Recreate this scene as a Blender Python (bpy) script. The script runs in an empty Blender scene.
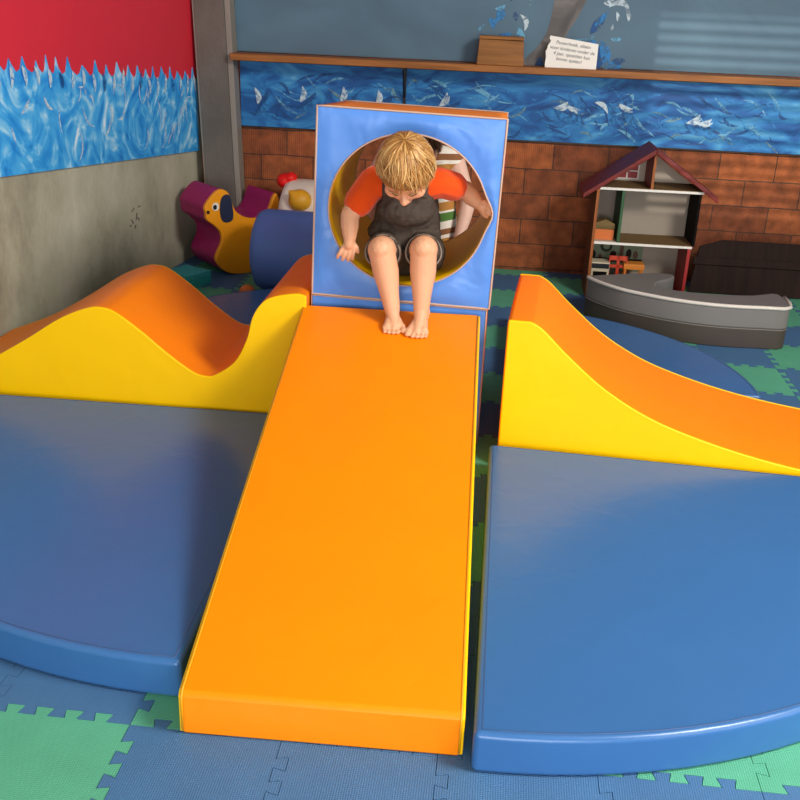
import bpy, bmesh, math, random
from mathutils import Vector, Matrix, noise
random.seed(7)
S = bpy.context.scene
COL = S.collection
PI = math.pi
V = Vector

# ------------------------------------------------------------------ colour / materials
def lin(h):
    h = h.lstrip('#')
    o = []
    for i in (0, 2, 4):
        c = int(h[i:i+2], 16)/255
        o.append(c/12.92 if c <= .04045 else ((c+.055)/1.055)**2.4)
    return (*o, 1)

def new_mat(name):
    m = bpy.data.materials.new(name); m.use_nodes = True
    nt = m.node_tree
    return m, nt, nt.nodes['Principled BSDF']

def N(nt, kind, **kw):
    n = nt.nodes.new(kind)
    for k, v in kw.items():
        if k in n.inputs.keys(): n.inputs[k].default_value = v
        else: setattr(n, k, v)
    return n

def mat(name, col, rough=.5, var=.06, scale=6, bump=.0, bscale=120, spec=.5, coat=0, sheen=0):
    m, nt, b = new_mat(name)
    b.inputs['Roughness'].default_value = rough
    b.inputs['Specular IOR Level'].default_value = spec
    b.inputs['Coat Weight'].default_value = coat
    b.inputs['Coat Roughness'].default_value = .25
    b.inputs['Sheen Weight'].default_value = sheen
    tc = N(nt, 'ShaderNodeTexCoord')
    nz = N(nt, 'ShaderNodeTexNoise', Scale=scale, Detail=4.0)
    nt.links.new(tc.outputs['Object'], nz.inputs['Vector'])
    mx = N(nt, 'ShaderNodeMix', data_type='RGBA')
    c = lin(col)
    mx.inputs[6].default_value = (*[x*(1-var) for x in c[:3]], 1)
    mx.inputs[7].default_value = (*[min(1, x*(1+var)) for x in c[:3]], 1)
    nt.links.new(nz.outputs['Fac'], mx.inputs[0]); nt.links.new(mx.outputs[2], b.inputs['Base Color'])
    if bump:
        n2 = N(nt, 'ShaderNodeTexNoise', Scale=bscale, Detail=3.0)
        nt.links.new(tc.outputs['Object'], n2.inputs['Vector'])
        bp = N(nt, 'ShaderNodeBump', Strength=bump, Distance=.004)
        nt.links.new(n2.outputs['Fac'], bp.inputs['Height']); nt.links.new(bp.outputs[0], b.inputs['Normal'])
    return m

def vinyl(name, col, rough=.36, wrinkle=.12, spec=.36):
    """coated fabric: fine leather grain plus soft large wrinkles"""
    m, nt, b = new_mat(name)
    b.inputs['Roughness'].default_value = rough
    b.inputs['Specular IOR Level'].default_value = spec
    tc = N(nt, 'ShaderNodeTexCoord')
    n1 = N(nt, 'ShaderNodeTexNoise', Scale=5.0, Detail=3.0)
    n2 = N(nt, 'ShaderNodeTexNoise', Scale=260.0, Detail=2.0)
    n3 = N(nt, 'ShaderNodeTexNoise', Scale=7.0, Detail=2.0, Distortion=.6)
    for n in (n1, n2, n3): nt.links.new(tc.outputs['Object'], n.inputs['Vector'])
    c = lin(col)
    mx = N(nt, 'ShaderNodeMix', data_type='RGBA')
    mx.inputs[6].default_value = (*[x*.95 for x in c[:3]], 1); mx.inputs[7].default_value = (*[min(1, x*1.05) for x in c[:3]], 1)
    nt.links.new(n1.outputs['Fac'], mx.inputs[0]); nt.links.new(mx.outputs[2], b.inputs['Base Color'])
    b1 = N(nt, 'ShaderNodeBump', Strength=.05, Distance=.002)
    b2 = N(nt, 'ShaderNodeBump', Strength=wrinkle, Distance=.03)
    nt.links.new(n2.outputs['Fac'], b1.inputs['Height']); nt.links.new(n3.outputs['Fac'], b2.inputs['Height'])
    nt.links.new(b1.outputs[0], b2.inputs['Normal']); nt.links.new(b2.outputs[0], b.inputs['Normal'])
    return m

def foam_mat(name, col):
    m, nt, b = new_mat(name)
    b.inputs['Roughness'].default_value = .62
    b.inputs['Specular IOR Level'].default_value = .35
    tc = N(nt, 'ShaderNodeTexCoord')
    nz = N(nt, 'ShaderNodeTexNoise', Scale=9.0, Detail=4.0); nt.links.new(tc.outputs['Object'], nz.inputs['Vector'])
    c = lin(col)
    # woven embossing: crossed sine ridges
    w1 = N(nt, 'ShaderNodeTexWave', Scale=62.0, bands_direction='X'); w2 = N(nt, 'ShaderNodeTexWave', Scale=62.0, bands_direction='Y')
    for w in (w1, w2): nt.links.new(tc.outputs['Object'], w.inputs['Vector'])
    mu = N(nt, 'ShaderNodeMath', operation='MULTIPLY'); nt.links.new(w1.outputs['Fac'], mu.inputs[0]); nt.links.new(w2.outputs['Fac'], mu.inputs[1])
    mx = N(nt, 'ShaderNodeMix', data_type='RGBA')
    mx.inputs[6].default_value = (*[x*.86 for x in c[:3]], 1); mx.inputs[7].default_value = (*[min(1, x*1.12) for x in c[:3]], 1)
    nt.links.new(nz.outputs['Fac'], mx.inputs[0]); nt.links.new(mx.outputs[2], b.inputs['Base Color'])
    bp = N(nt, 'ShaderNodeBump', Strength=.55, Distance=.003)
    nt.links.new(mu.outputs[0], bp.inputs['Height']); nt.links.new(bp.outputs[0], b.inputs['Normal'])
    return m

def wood(name, c1, c2, axis='X', rough=.5, scale=3):
    m, nt, b = new_mat(name); b.inputs['Roughness'].default_value = rough; b.inputs['Specular IOR Level'].default_value = .3
    tc = N(nt, 'ShaderNodeTexCoord'); mp = N(nt, 'ShaderNodeMapping')
    s = {'X': (1, 14, 14), 'Y': (14, 1, 14), 'Z': (14, 14, 1)}[axis]
    mp.inputs['Scale'].default_value = s
    nz = N(nt, 'ShaderNodeTexNoise', Scale=scale, Detail=6.0, Distortion=.4)
    nt.links.new(tc.outputs['Object'], mp.inputs[0]); nt.links.new(mp.outputs[0], nz.inputs['Vector'])
    r = N(nt, 'ShaderNodeValToRGB')
    r.color_ramp.elements[0].position = .3; r.color_ramp.elements[0].color = lin(c1)
    r.color_ramp.elements[1].position = .7; r.color_ramp.elements[1].color = lin(c2)
    nt.links.new(nz.outputs['Fac'], r.inputs[0]); nt.links.new(r.outputs[0], b.inputs['Base Color'])
    return m

def paint_swirl(name, cols, scale=4, stretch=(1, 1, 1), rough=.55, dist=2.2):
    """brushed wall paint in swirling strokes"""
    m, nt, b = new_mat(name); b.inputs['Roughness'].default_value = rough
    b.inputs['Specular IOR Level'].default_value = .3
    tc = N(nt, 'ShaderNodeTexCoord'); mp = N(nt, 'ShaderNodeMapping'); mp.inputs['Scale'].default_value = stretch
    nz = N(nt, 'ShaderNodeTexNoise', Scale=scale, Detail=5.0, Distortion=dist)
    nt.links.new(tc.outputs['Object'], mp.inputs[0]); nt.links.new(mp.outputs[0], nz.inputs['Vector'])
    r = N(nt, 'ShaderNodeValToRGB'); e = r.color_ramp.elements
    while len(e) < len(cols): e.new(.5)
    for i, (p, c) in enumerate(cols): e[i].position = p; e[i].color = lin(c)
    nt.links.new(nz.outputs['Fac'], r.inputs[0]); nt.links.new(r.outputs[0], b.inputs['Base Color'])
    return m

def concrete(name, c1, c2, c3, scale=2.2):
    m, nt, b = new_mat(name); b.inputs['Roughness'].default_value = .85
    tc = N(nt, 'ShaderNodeTexCoord')
    mp = N(nt, 'ShaderNodeMapping'); mp.inputs['Scale'].default_value = (1, 1, .6)
    nz = N(nt, 'ShaderNodeTexNoise', Scale=scale, Detail=8.0, Roughness=.65); nf = N(nt, 'ShaderNodeTexNoise', Scale=60.0, Detail=4.0)
    nt.links.new(tc.outputs['Object'], mp.inputs[0])
    for n in (nz, nf): nt.links.new(mp.outputs[0], n.inputs['Vector'])
    r = N(nt, 'ShaderNodeValToRGB'); e = r.color_ramp.elements; e.new(.5)
    for i, (p, c) in enumerate([(.3, c1), (.5, c2), (.7, c3)]): e[i].position = p; e[i].color = lin(c)
    nt.links.new(nz.outputs['Fac'], r.inputs[0]); nt.links.new(r.outputs[0], b.inputs['Base Color'])
    bp = N(nt, 'ShaderNodeBump', Strength=.25, Distance=.01); nt.links.new(nf.outputs['Fac'], bp.inputs['Height']); nt.links.new(bp.outputs[0], b.inputs['Normal'])
    return m

def brick_mat():
    m, nt, b = new_mat('hollow_brick'); b.inputs['Roughness'].default_value = .85
    tc = N(nt, 'ShaderNodeTexCoord'); sp = N(nt, 'ShaderNodeSeparateXYZ'); cb = N(nt, 'ShaderNodeCombineXYZ')
    nt.links.new(tc.outputs['Object'], sp.inputs[0])
    ax = N(nt, 'ShaderNodeMath', operation='ADD'); ax.inputs[1].default_value = -.085+3.0
    az = N(nt, 'ShaderNodeMath', operation='ADD'); az.inputs[1].default_value = -.021+.287
    nt.links.new(sp.outputs['X'], ax.inputs[0]); nt.links.new(sp.outputs['Z'], az.inputs[0])
    # slight wobble of the joints
    nw = N(nt, 'ShaderNodeTexNoise', Scale=9.0); nt.links.new(tc.outputs['Object'], nw.inputs['Vector'])
    wz = N(nt, 'ShaderNodeMath', operation='MULTIPLY_ADD'); wz.inputs[1].default_value = .012
    nt.links.new(nw.outputs['Fac'], wz.inputs[0]); nt.links.new(az.outputs[0], wz.inputs[2])
    nt.links.new(ax.outputs[0], cb.inputs[0]); nt.links.new(wz.outputs[0], cb.inputs[1])
    bt = N(nt, 'ShaderNodeTexBrick', Scale=1.0)
    bt.inputs['Brick Width'].default_value = .305; bt.inputs['Row Height'].default_value = .1435
    bt.inputs['Mortar Size'].default_value = .0035; bt.inputs['Mortar Smooth'].default_value = .3; bt.inputs['Bias'].default_value = -.1
    bt.inputs['Color1'].default_value = lin('ad6033'); bt.inputs['Color2'].default_value = lin('713b24'); bt.inputs['Mortar'].default_value = lin('4e382c')
    nt.links.new(cb.outputs[0], bt.inputs['Vector'])
    nz = N(nt, 'ShaderNodeTexNoise', Scale=14.0, Detail=6.0); nt.links.new(tc.outputs['Object'], nz.inputs['Vector'])
    r = N(nt, 'ShaderNodeValToRGB'); e = r.color_ramp.elements
    e[0].position = .35; e[0].color = (.6, .58, .56, 1); e[1].position = .72; e[1].color = (1.25, 1.2, 1.15, 1)
    nt.links.new(nz.outputs['Fac'], r.inputs[0])
    mx = N(nt, 'ShaderNodeMix', data_type='RGBA', blend_type='MULTIPLY'); mx.inputs[0].default_value = 1
    nt.links.new(bt.outputs['Color'], mx.inputs[6]); nt.links.new(r.outputs[0], mx.inputs[7]); nt.links.new(mx.outputs[2], b.inputs['Base Color'])
    # fine vertical scoring on each brick
    wv = N(nt, 'ShaderNodeTexWave', Scale=28.0, Distortion=.4, bands_direction='X'); nt.links.new(tc.outputs['Object'], wv.inputs['Vector'])
    sb = N(nt, 'ShaderNodeMath', operation='MULTIPLY_ADD'); sb.inputs[1].default_value = -4.0
    nt.links.new(bt.outputs['Fac'], sb.inputs[0]); nt.links.new(wv.outputs['Fac'], sb.inputs[2])
    bp = N(nt, 'ShaderNodeBump', Strength=.45, Distance=.004); nt.links.new(sb.outputs[0], bp.inputs['Height']); nt.links.new(bp.outputs[0], b.inputs['Normal'])
    return m

def stripes_mat(name, bands, period, axis='Z'):
    """woven stripes along one object axis"""
    m, nt, b = new_mat(name); b.inputs['Roughness'].default_value = .9
    tc = N(nt, 'ShaderNodeTexCoord'); sp = N(nt, 'ShaderNodeSeparateXYZ'); nt.links.new(tc.outputs['Object'], sp.inputs[0])
    d = N(nt, 'ShaderNodeMath', operation='DIVIDE'); d.inputs[1].default_value = period
    f = N(nt, 'ShaderNodeMath', operation='FRACT')
    nt.links.new(sp.outputs[axis], d.inputs[0]); nt.links.new(d.outputs[0], f.inputs[0])
    r = N(nt, 'ShaderNodeValToRGB'); r.color_ramp.interpolation = 'CONSTANT'; e = r.color_ramp.elements
    while len(e) < len(bands): e.new(.5)
    for i, (p, c) in enumerate(bands): e[i].position = p; e[i].color = lin(c)
    nt.links.new(f.outputs[0], r.inputs[0]); nt.links.new(r.outputs[0], b.inputs['Base Color'])
    return m

ORANGE = vinyl('orange_vinyl', 'ff8700', .45, .12, .2)
YELLOW = vinyl('yellow_vinyl', 'ffc400', .42, .12, .22)
BLUE = vinyl('blue_vinyl', '558ad8', .34, .35)
MATBLUE = vinyl('mat_blue_vinyl', '38689f', .28, .08, .45)
PIPING = mat('beige_piping', 'c6a189', .6)
DARKSEAM = mat('dark_seam', '35507c', .6)
LINING = vinyl('yellow_lining', 'ffc200', .42, .2, .22)
MAGENTA = vinyl('magenta_vinyl', 'a3105f', .45)
DOGORANGE = vinyl('dog_orange_vinyl', 'f29a12', .45)
NAVY = mat('navy_vinyl', '1c2440', .5)
ROLLBLUE = vinyl('roll_blue_vinyl', '5672b2', .45)
CREAM = vinyl('cream_vinyl', 'efe0cc', .5)
RED = vinyl('red_vinyl', 'e31b12', .45)
TEAL = mat('teal_foam', '28a39f', .75, .08, bump=.1)
GREY = mat('grey_vinyl', '76716e', .55, .05)
GREYDARK = mat('dark_grey_vinyl', '443a34', .65, .06)
WHITE = mat('white_paint', 'e9e4da', .6, .03)
PAPER = mat('white_paper', 'f3efe6', .8, .02)
INK = mat('black_ink', '3a3632', .8)
BLACK = mat('black_metal', '15161a', .45)
SKIN = mat('skin', 'd8a07a', .5, .05, 20, spec=.35)
SKIN2 = mat('fair_skin', 'e2b7a2', .5, .05, 20, spec=.35)
LIP = mat('lip_skin', 'b8685a', .5)
SHIRT = mat('red_cotton', 'd84808', .9, .1, 14, bump=.25, bscale=50, spec=.2, sheen=.2)
DUNG = mat('dark_brown_cotton', '453b33', .9, .25, 30, bump=.5, bscale=36, spec=.2)
CUFF = mat('grey_lining_cotton', '84776b', .9, .1, 30, bump=.2, spec=.2)
BUTTON = mat('dark_button', '4d443d', .35)
BROWNWOOD = wood('shelf_wood', '85501f', 'ab6c34', 'X')
BOXWOOD = wood('box_plywood', '80501f', '9f682f', 'X')
DARKRED = wood('dark_red_stained_wood', '5a1712', '7e2418', 'X', .45)
REDWOOD = mat('red_painted_wood', '9c1b17', .5, .1)
BROWNSIDE = wood('brown_side_wood', '553420', '74492b', 'Z')
ORANGEEDGE = wood('orange_edge_wood', '8f4e22', 'ad6630', 'Z')
GREENW = mat('green_painted_wood', '27552f', .6, .12)
BLACKW = mat('black_painted_wood', '100d0a', .8, spec=.1)
CORKFLOOR = mat('mottled_cork', '76592f', .8, .35, 90)
DARKBOARD = wood('dark_brown_board', '1c0f0a', '2a1710', 'Z', .85)
STEEL = concrete('grey_steel_paint', '57514a', '676058', '746d65', 3)
STEELEDGE = mat('pale_steel_edge', '8b8479', .6, .1)
CONC = concrete('bare_concrete', '7c7763', 'aaa58d', 'c6c1aa', 2.0)
PLASTER = mat('plain_plaster', 'b9b4aa', .9, .04)
CEIL = mat('ceiling_grey', 'a6a39c', .9, .04)
BRICK = brick_mat()
FBLUE = foam_mat('blue_floor_foam', '47729c')
FGREEN = foam_mat('green_floor_foam', '5bae8b')
SUB = mat('dark_subfloor', '2c3036', .9)

# ------------------------------------------------------------------ object helpers
def link(name, me, m=None, parent=None):
    o = bpy.data.objects.new(name, me); COL.objects.link(o)
    if m is not None:
        for x in (m if isinstance(m, (list, tuple)) else [m]): me.materials.append(x)
    if parent is not None: o.parent = parent
    return o

def fin(bm, name, m, parent=None, smooth=True, recalc=True):
    if recalc: bmesh.ops.recalc_face_normals(bm, faces=bm.faces)
    me = bpy.data.meshes.new(name); bm.to_mesh(me); bm.free()
    if smooth:
        for p in me.polygons: p.use_smooth = True
    return link(name, me, m, parent)

def bevel(o, w, seg=3, ang=40):
    b = o.modifiers.new('bevel', 'BEVEL'); b.width = w; b.segments = seg; b.limit_method = 'ANGLE'; b.angle_limit = math.radians(ang)
    b.harden_normals = False
    n = o.modifiers.new('normals', 'WEIGHTED_NORMAL'); n.keep_sharp = False
    return o

def root(name, loc, rz=0, label=None, cat=None, group=None, rx=0, ry=0):
    o = bpy.data.objects.new(name, None); COL.objects.link(o)
    o.empty_display_size = .05
    o.location = loc; o.rotation_euler = (rx, ry, rz)
    tag(o, label, cat, group)
    return o

def tag(o, label=None, cat=None, group=None, kind=None):
    if label: o['label'] = label
    if cat: o['category'] = cat
    if group: o['group'] = group
    if kind: o['kind'] = kind
    return o

def bm_box(bm, lo, hi, M=None):
    vs = [bm.verts.new((x, y, z)) for x in (lo[0], hi[0]) for y in (lo[1], hi[1]) for z in (lo[2], hi[2])]
    for f in ((0,1,3,2),(4,6,7,5),(0,4,5,1),(2,3,7,6),(0,2,6,4),(1,5,7,3)): bm.faces.new([vs[i] for i in f])
    if M: bmesh.ops.transform(bm, matrix=M, verts=vs)
    return vs

def box(name, lo, hi, m, parent=None, bv=0):
    bm = bmesh.new(); bm_box(bm, lo, hi); o = fin(bm, name, m, parent, smooth=bv > 0)
    if bv: bevel(o, bv, 2)
    return o

def bm_prism(bm, pts, a, b, plane='XZ'):
    """extrude an outline from a to b along the axis missing from plane"""
    def P(u, v, w): return {'XZ': (u, w, v), 'YZ': (w, u, v), 'XY': (u, v, w)}[plane]
    A = [bm.verts.new(P(u, v, a)) for u, v in pts]; B = [bm.verts.new(P(u, v, b)) for u, v in pts]
    bm.faces.new(A); bm.faces.new(B[::-1]); n = len(pts)
    for i in range(n): bm.faces.new([A[i], B[i], B[(i+1) % n], A[(i+1) % n]])
    return A+B

def prism(name, pts, a, b, plane, m, parent=None, bv=0, seg=3, ang=40):
    bm = bmesh.new(); bm_prism(bm, pts, a, b, plane); o = fin(bm, name, m, parent, smooth=bv > 0)
    if bv: bevel(o, bv, seg, ang)
    return o

def bm_tube(bm, pts, r, seg=8, closed=False, radii=None):
    pts = [V(p) for p in pts]; n = len(pts); rings = []
    t0 = (pts[1]-pts[0]).normalized(); up = V((0, 0, 1)) if abs(t0.z) < .9 else V((1, 0, 0))
    nrm = (up-t0*up.dot(t0)).normalized()
    for i, p in enumerate(pts):
        if closed: t = (pts[(i+1) % n]-pts[i-1]).normalized()
        else: t = (pts[min(i+1, n-1)]-pts[max(i-1, 0)]).normalized()
        nrm = (nrm-t*nrm.dot(t)).normalized(); bn = t.cross(nrm)
        rr = radii[i] if radii else r
        rings.append([bm.verts.new(p+(nrm*math.cos(2*PI*k/seg)+bn*math.sin(2*PI*k/seg))*rr) for k in range(seg)])
    m = n if closed else n-1
    for i in range(m):
        A, B = rings[i], rings[(i+1) % n]
        for k in range(seg): bm.faces.new([A[k], A[(k+1) % seg], B[(k+1) % seg], B[k]])
    if not closed:
        bm.faces.new(rings[0][::-1]); bm.faces.new(rings[-1])
    return bm

def tube(name, pts, r, m, parent=None, seg=8, closed=False, radii=None):
    bm = bmesh.new(); bm_tube(bm, pts, r, seg, closed, radii); return fin(bm, name, m, parent)

def ball(bm, c, r, sub=2, M=None):
    """ellipsoid; r scalar or triple; M optional rotation"""
    if not isinstance(r, (tuple, list)): r = (r, r, r)
    T = Matrix.Translation(V(c)) @ (M.to_4x4() if M else Matrix.Identity(4)) @ Matrix.Diagonal((*r, 1))
    bmesh.ops.create_icosphere(bm, subdivisions=sub, radius=1, matrix=T)

def capsule(bm, p0, r0, p1, r1, sub=2):
    """convex hull of two balls = a tapered limb"""
    b = bmesh.new(); ball(b, p0, r0, sub); ball(b, p1, r1, sub)
    res = bmesh.ops.convex_hull(b, input=b.verts)
    junk = [g for g in set(res['geom_interior']) if isinstance(g, bmesh.types.BMVert)]
    bmesh.ops.delete(b, geom=junk, context='VERTS')
    me = bpy.data.meshes.new('tmp'); b.to_mesh(me); b.free(); bm.from_mesh(me); bpy.data.meshes.remove(me)

def chain(bm, pts, radii, sub=2):
    for i in range(len(pts)-1): capsule(bm, pts[i], radii[i], pts[i+1], radii[i+1], sub)

def fuse(bm, name, m, parent, vox=.004, smooth=4, fac=.5):
    """melt overlapping lumps into one continuous skin"""
    me = bpy.data.meshes.new('tmp'); bm.to_mesh(me); bm.free()
    o = bpy.data.objects.new('tmp', me); COL.objects.link(o)
    r = o.modifiers.new('r', 'REMESH'); r.mode = 'VOXEL'; r.voxel_size = vox
    if smooth:
        s = o.modifiers.new('s', 'SMOOTH'); s.iterations = smooth; s.factor = fac
    bpy.context.view_layer.update()
    dg = bpy.context.evaluated_depsgraph_get()
    me2 = bpy.data.meshes.new_from_object(o.evaluated_get(dg)); me2.name = name
    bpy.data.objects.remove(o); bpy.data.meshes.remove(me)
    for p in me2.polygons: p.use_smooth = True
    return link(name, me2, m, parent)

def spline(pts, n=8):
    """Catmull-Rom through 2D/3D points"""
    P = [V(p) for p in pts]; out = []
    for i in range(len(P)-1):
        a, b, c, d = P[max(i-1, 0)], P[i], P[i+1], P[min(i+2, len(P)-1)]
        for k in range(n):
            t = k/n
            out.append(.5*((2*b)+(c-a)*t+(2*a-5*b+4*c-d)*t*t+(3*b-a-3*c+d)*t**3))
    out.append(P[-1]); return [tuple(p) for p in out]

# ------------------------------------------------------------------ camera
R_ = V((0.993594, 0.106431, 0.03799)); U_ = V((-0.075238, 0.372184, 0.925104)); F_ = V((-0.084321, 0.922036, -0.377808))
cam = bpy.data.cameras.new('camera'); co = bpy.data.objects.new('camera', cam); COL.objects.link(co)
cam.sensor_width = 36; cam.lens = 986.06/800*36; cam.clip_start = .05
co.matrix_world = Matrix(((R_.x, U_.x, -F_.x, 0), (R_.y, U_.y, -F_.y, 0), (R_.z, U_.z, -F_.z, 1.4612), (0, 0, 0, 1)))
S.camera = co
S.cycles.transparent_max_bounces = 48

# ------------------------------------------------------------------ setting
YB = 5.72
def struct(o): o['kind'] = 'structure'; return o

struct(box('wall_back', (-2.2, YB, 0), (3.2, YB+.2, 3.3), BRICK))
# left wall runs slightly askew
def lw(Y, off=0): return V((-1.757+(Y-5.6)*.128+off, Y, 0))
prism_pts = [lw(-2.2), lw(5.72), lw(5.72)+V((-.2, 0, 0)), lw(-2.2)+V((-.2, 0, 0))]
struct(prism('wall_left', [(p.x, p.y) for p in prism_pts], 0, 3.3, 'XY', CONC))
sc_ = root('scribble', lw(4.86, .002), math.atan2(1, .128)); sc_['kind'] = 'structure'
bm = bmesh.new()
for (u, z, a, l) in [(-.02, .40, .5, .03), (.05, .41, .1, .025), (-.03, .36, -.9, .03), (.02, .35, 1.2, .035), (.0, .31, .8, .02), (.05, .34, 2.0, .02), (-.05, .33, .2, .015)]:
    bm_tube(bm, [(u, 0, z), (u+l*.5*math.cos(a)+.004, 0, z+l*.5*math.sin(a)), (u+l*math.cos(a), 0, z+l*math.sin(a))], .0022, 5)
fin(bm, 'marker_lines', INK, sc_)
struct(prism('ceiling', [(-3.1, -2.2), (3.2, -2.2), (3.2, 5.92), (-3.1, 5.92)], 3.3, 3.4, 'XY', CEIL))

# right wall with a louvred window
bm = bmesh.new(); bm_box(bm, (2.8, 2.1, 0), (3.0, 5.72, 3.3))       # stops at a wide gate opening towards the front
struct(fin(bm, 'wall_right', PLASTER, smooth=False))
# piece of front wall behind the camera with a slatted blind in its window
FX0, FX1, FZ0, FZ1 = 1.38, 2.15, 1.85, 2.60
bm = bmesh.new()
bm_box(bm, (1.1, -2.4, 0), (FX0, -2.2, 3.3)); bm_box(bm, (FX1, -2.4, 0), (3.0, -2.2, 3.3))
bm_box(bm, (FX0, -2.4, 0), (FX1, -2.2, FZ0)); bm_box(bm, (FX0, -2.4, FZ1), (FX1, -2.2, 3.3))
struct(fin(bm, 'wall_front', PLASTER, smooth=False))
win = root('window_1', ((FX0+FX1)/2, -2.3, FZ0)); win['kind'] = 'structure'
bm = bmesh.new(); hw = (FX1-FX0)/2; hz = FZ1-FZ0
bm_box(bm, (-hw, -.03, 0), (-hw+.03, .03, hz)); bm_box(bm, (hw-.03, -.03, 0), (hw, .03, hz))
bm_box(bm, (-hw, -.03, 0), (hw, .03, .03)); bm_box(bm, (-hw, -.03, hz-.03), (hw, .03, hz))
fin(bm, 'window_frame', WHITE, win, smooth=False)
bm = bmesh.new()
for k in range(18):
    bm_box(bm, (-hw+.03, -.02, -.001), (hw-.03, .02, .001), Matrix.Translation((0, 0, .045+k*.0385)) @ Matrix.Rotation(math.radians(20), 4, 'X'))
fin(bm, 'blind_slats', WHITE, win, smooth=False)

# floor of interlocking foam tiles: one surface
TP = .33; TX0 = -.70; TY0 = 1.625
def tooth_line(L, n=5, h=.026, seed=0):
    """polyline from 0..L with dovetail teeth on the + side"""
    p = [(0, 0)]; q = L/n
    for k in range(1, n):
        c = k*q
        p += [(c-.013, 0), (c-.020, h), (c+.020, h), (c+.013, 0)]
    p.append((L, 0)); return p
TL = tooth_line(TP)
def cell_green(i, j):
    if j <= -1: return {-1: i <= -1 or i == 4 and False}.get(j, (i+j) % 2 == 0 and i < -1)
    if j == 0: return i in (0, 3, 4)
    if 1 <= j <= 3: return (i+j) % 2 == 0
    return (i+j) % 2 == 0
def edge_h(i, j): return [(TX0+i*TP+u, TY0+j*TP+v) for u, v in TL]       # along +x, teeth to +y
def edge_v(i, j): return [(TX0+i*TP+v, TY0+j*TP+u) for u, v in TL]       # along +y, teeth to +x
bm = bmesh.new()
I0, I1, J0, J1 = -5, 10, -5, 13
gl = .0
def shrink(loop, d):
    P = [V((x, y)) for x, y in loop]; out = []; n = len(P)
    for i in range(n):
        e0 = (P[i]-P[i-1]).normalized(); e1 = (P[(i+1) % n]-P[i]).normalized()
        n0 = V((-e0.y, e0.x)); n1 = V((-e1.y, e1.x)); m = n0+n1
        out.append(P[i]+m*(d/max(.35, 1+n0.dot(n1))))
    return out
for i in range(I0, I1):
    for j in range(J0, J1):
        loop = edge_h(i, j)[:-1]+edge_v(i+1, j)[:-1]+edge_h(i, j+1)[::-1][:-1]+edge_v(i, j)[::-1][:-1]
        mi = 2 if cell_green(i, j) else 1
        top = [bm.verts.new((p.x, p.y, 0)) for p in shrink(loop, .0009)]
        low = [bm.verts.new((p.x, p.y, -.006)) for p in shrink(loop, .0002)]
        f = bm.faces.new(top); f.material_index = mi
        for k in range(len(top)):
            q = bm.faces.new([low[k], low[(k+1) % len(top)], top[(k+1) % len(top)], top[k]]); q.material_index = mi
ex = [bm.verts.new(p) for p in ((-3.1, -2.2, -.006), (3.2, -2.2, -.006), (3.2, 5.92, -.006), (-3.1, 5.92, -.006))]
bm.faces.new(ex).material_index = 0
fl = fin(bm, 'floor', [SUB, FBLUE, FGREEN], smooth=False, recalc=False)
struct(fl)

# steel column in the corner
colm = root('steel_column', (-1.54, 5.6, 0), 0, 'grey steel column standing in the back left corner beside the shelf', 'column', ry=-.036)
box('flange', (-.125, -.02, 0.003), (.040, 0, 3.28), STEEL, colm, .003)
box('web', (-.05, 0, 0.003), (-.03, .1, 3.28), STEEL, colm)
box('edge_strip', (.041, -.012, 0.003), (.072, .09, 3.28), STEELEDGE, colm, .002)
box('edge_strip', (-.138, -.012, 0.003), (-.126, .09, 3.28), STEELEDGE, colm, .002)

# ------------------------------------------------------------------ murals
SKY = paint_swirl('grey_blue_wall_paint', [(.25, '4c6475'), (.5, '567284'), (.75, '5f7f90')], 1.6, (1, 1, 1.5), dist=.6)
SEA = paint_swirl('sea_brushwork', [(.25, '123a72'), (.42, '1d5c9e'), (.55, '2f7fbd'), (.68, '4a97c6'), (.85, '8cc0d8')], 3.2, (1, 1, 2.4), dist=2.0)
SEAL = paint_swirl('bright_sea_brushwork', [(.25, '1b72c6'), (.40, '2b96e2'), (.53, '4db2ee'), (.64, '96d4f6'), (.76, 'eef8ff')], 4.6, (1, .8, .8), dist=3.4)
def dry(m):
    nt = m.node_tree; b = nt.nodes['Principled BSDF']; out = nt.nodes['Material Output']
    tc = N(nt, 'ShaderNodeTexCoord'); nz = N(nt, 'ShaderNodeTexNoise', Scale=26.0, Detail=5.0, Distortion=1.2); nt.links.new(tc.outputs['Object'], nz.inputs['Vector'])
    r = N(nt, 'ShaderNodeValToRGB'); e = r.color_ramp.elements; e[0].position = .32; e[0].color = (0, 0, 0, 1); e[1].position = .56; e[1].color = (.85, .85, .85, 1)
    nt.links.new(nz.outputs['Fac'], r.inputs[0]); t = N(nt, 'ShaderNodeBsdfTransparent'); x = N(nt, 'ShaderNodeMixShader')
    nt.links.new(r.outputs[0], x.inputs[0]); nt.links.new(t.outputs[0], x.inputs[1]); nt.links.new(b.outputs[0], x.inputs[2]); nt.links.new(x.outputs[0], out.inputs['Surface'])
    return m
STR = {k: dry(mat('stroke_'+n, c, .6, .1, 30)) for k, (n, c) in dict(w=('white', 'cfe2ea'), d=('deep_blue', '14508f'), m=('mid_blue', '2e86c8'), l=('light_blue', '6fb3d6'), g=('grey_green', '6f98a4')).items()}
STRS = [STR[k] for k in 'wdmlg']

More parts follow.
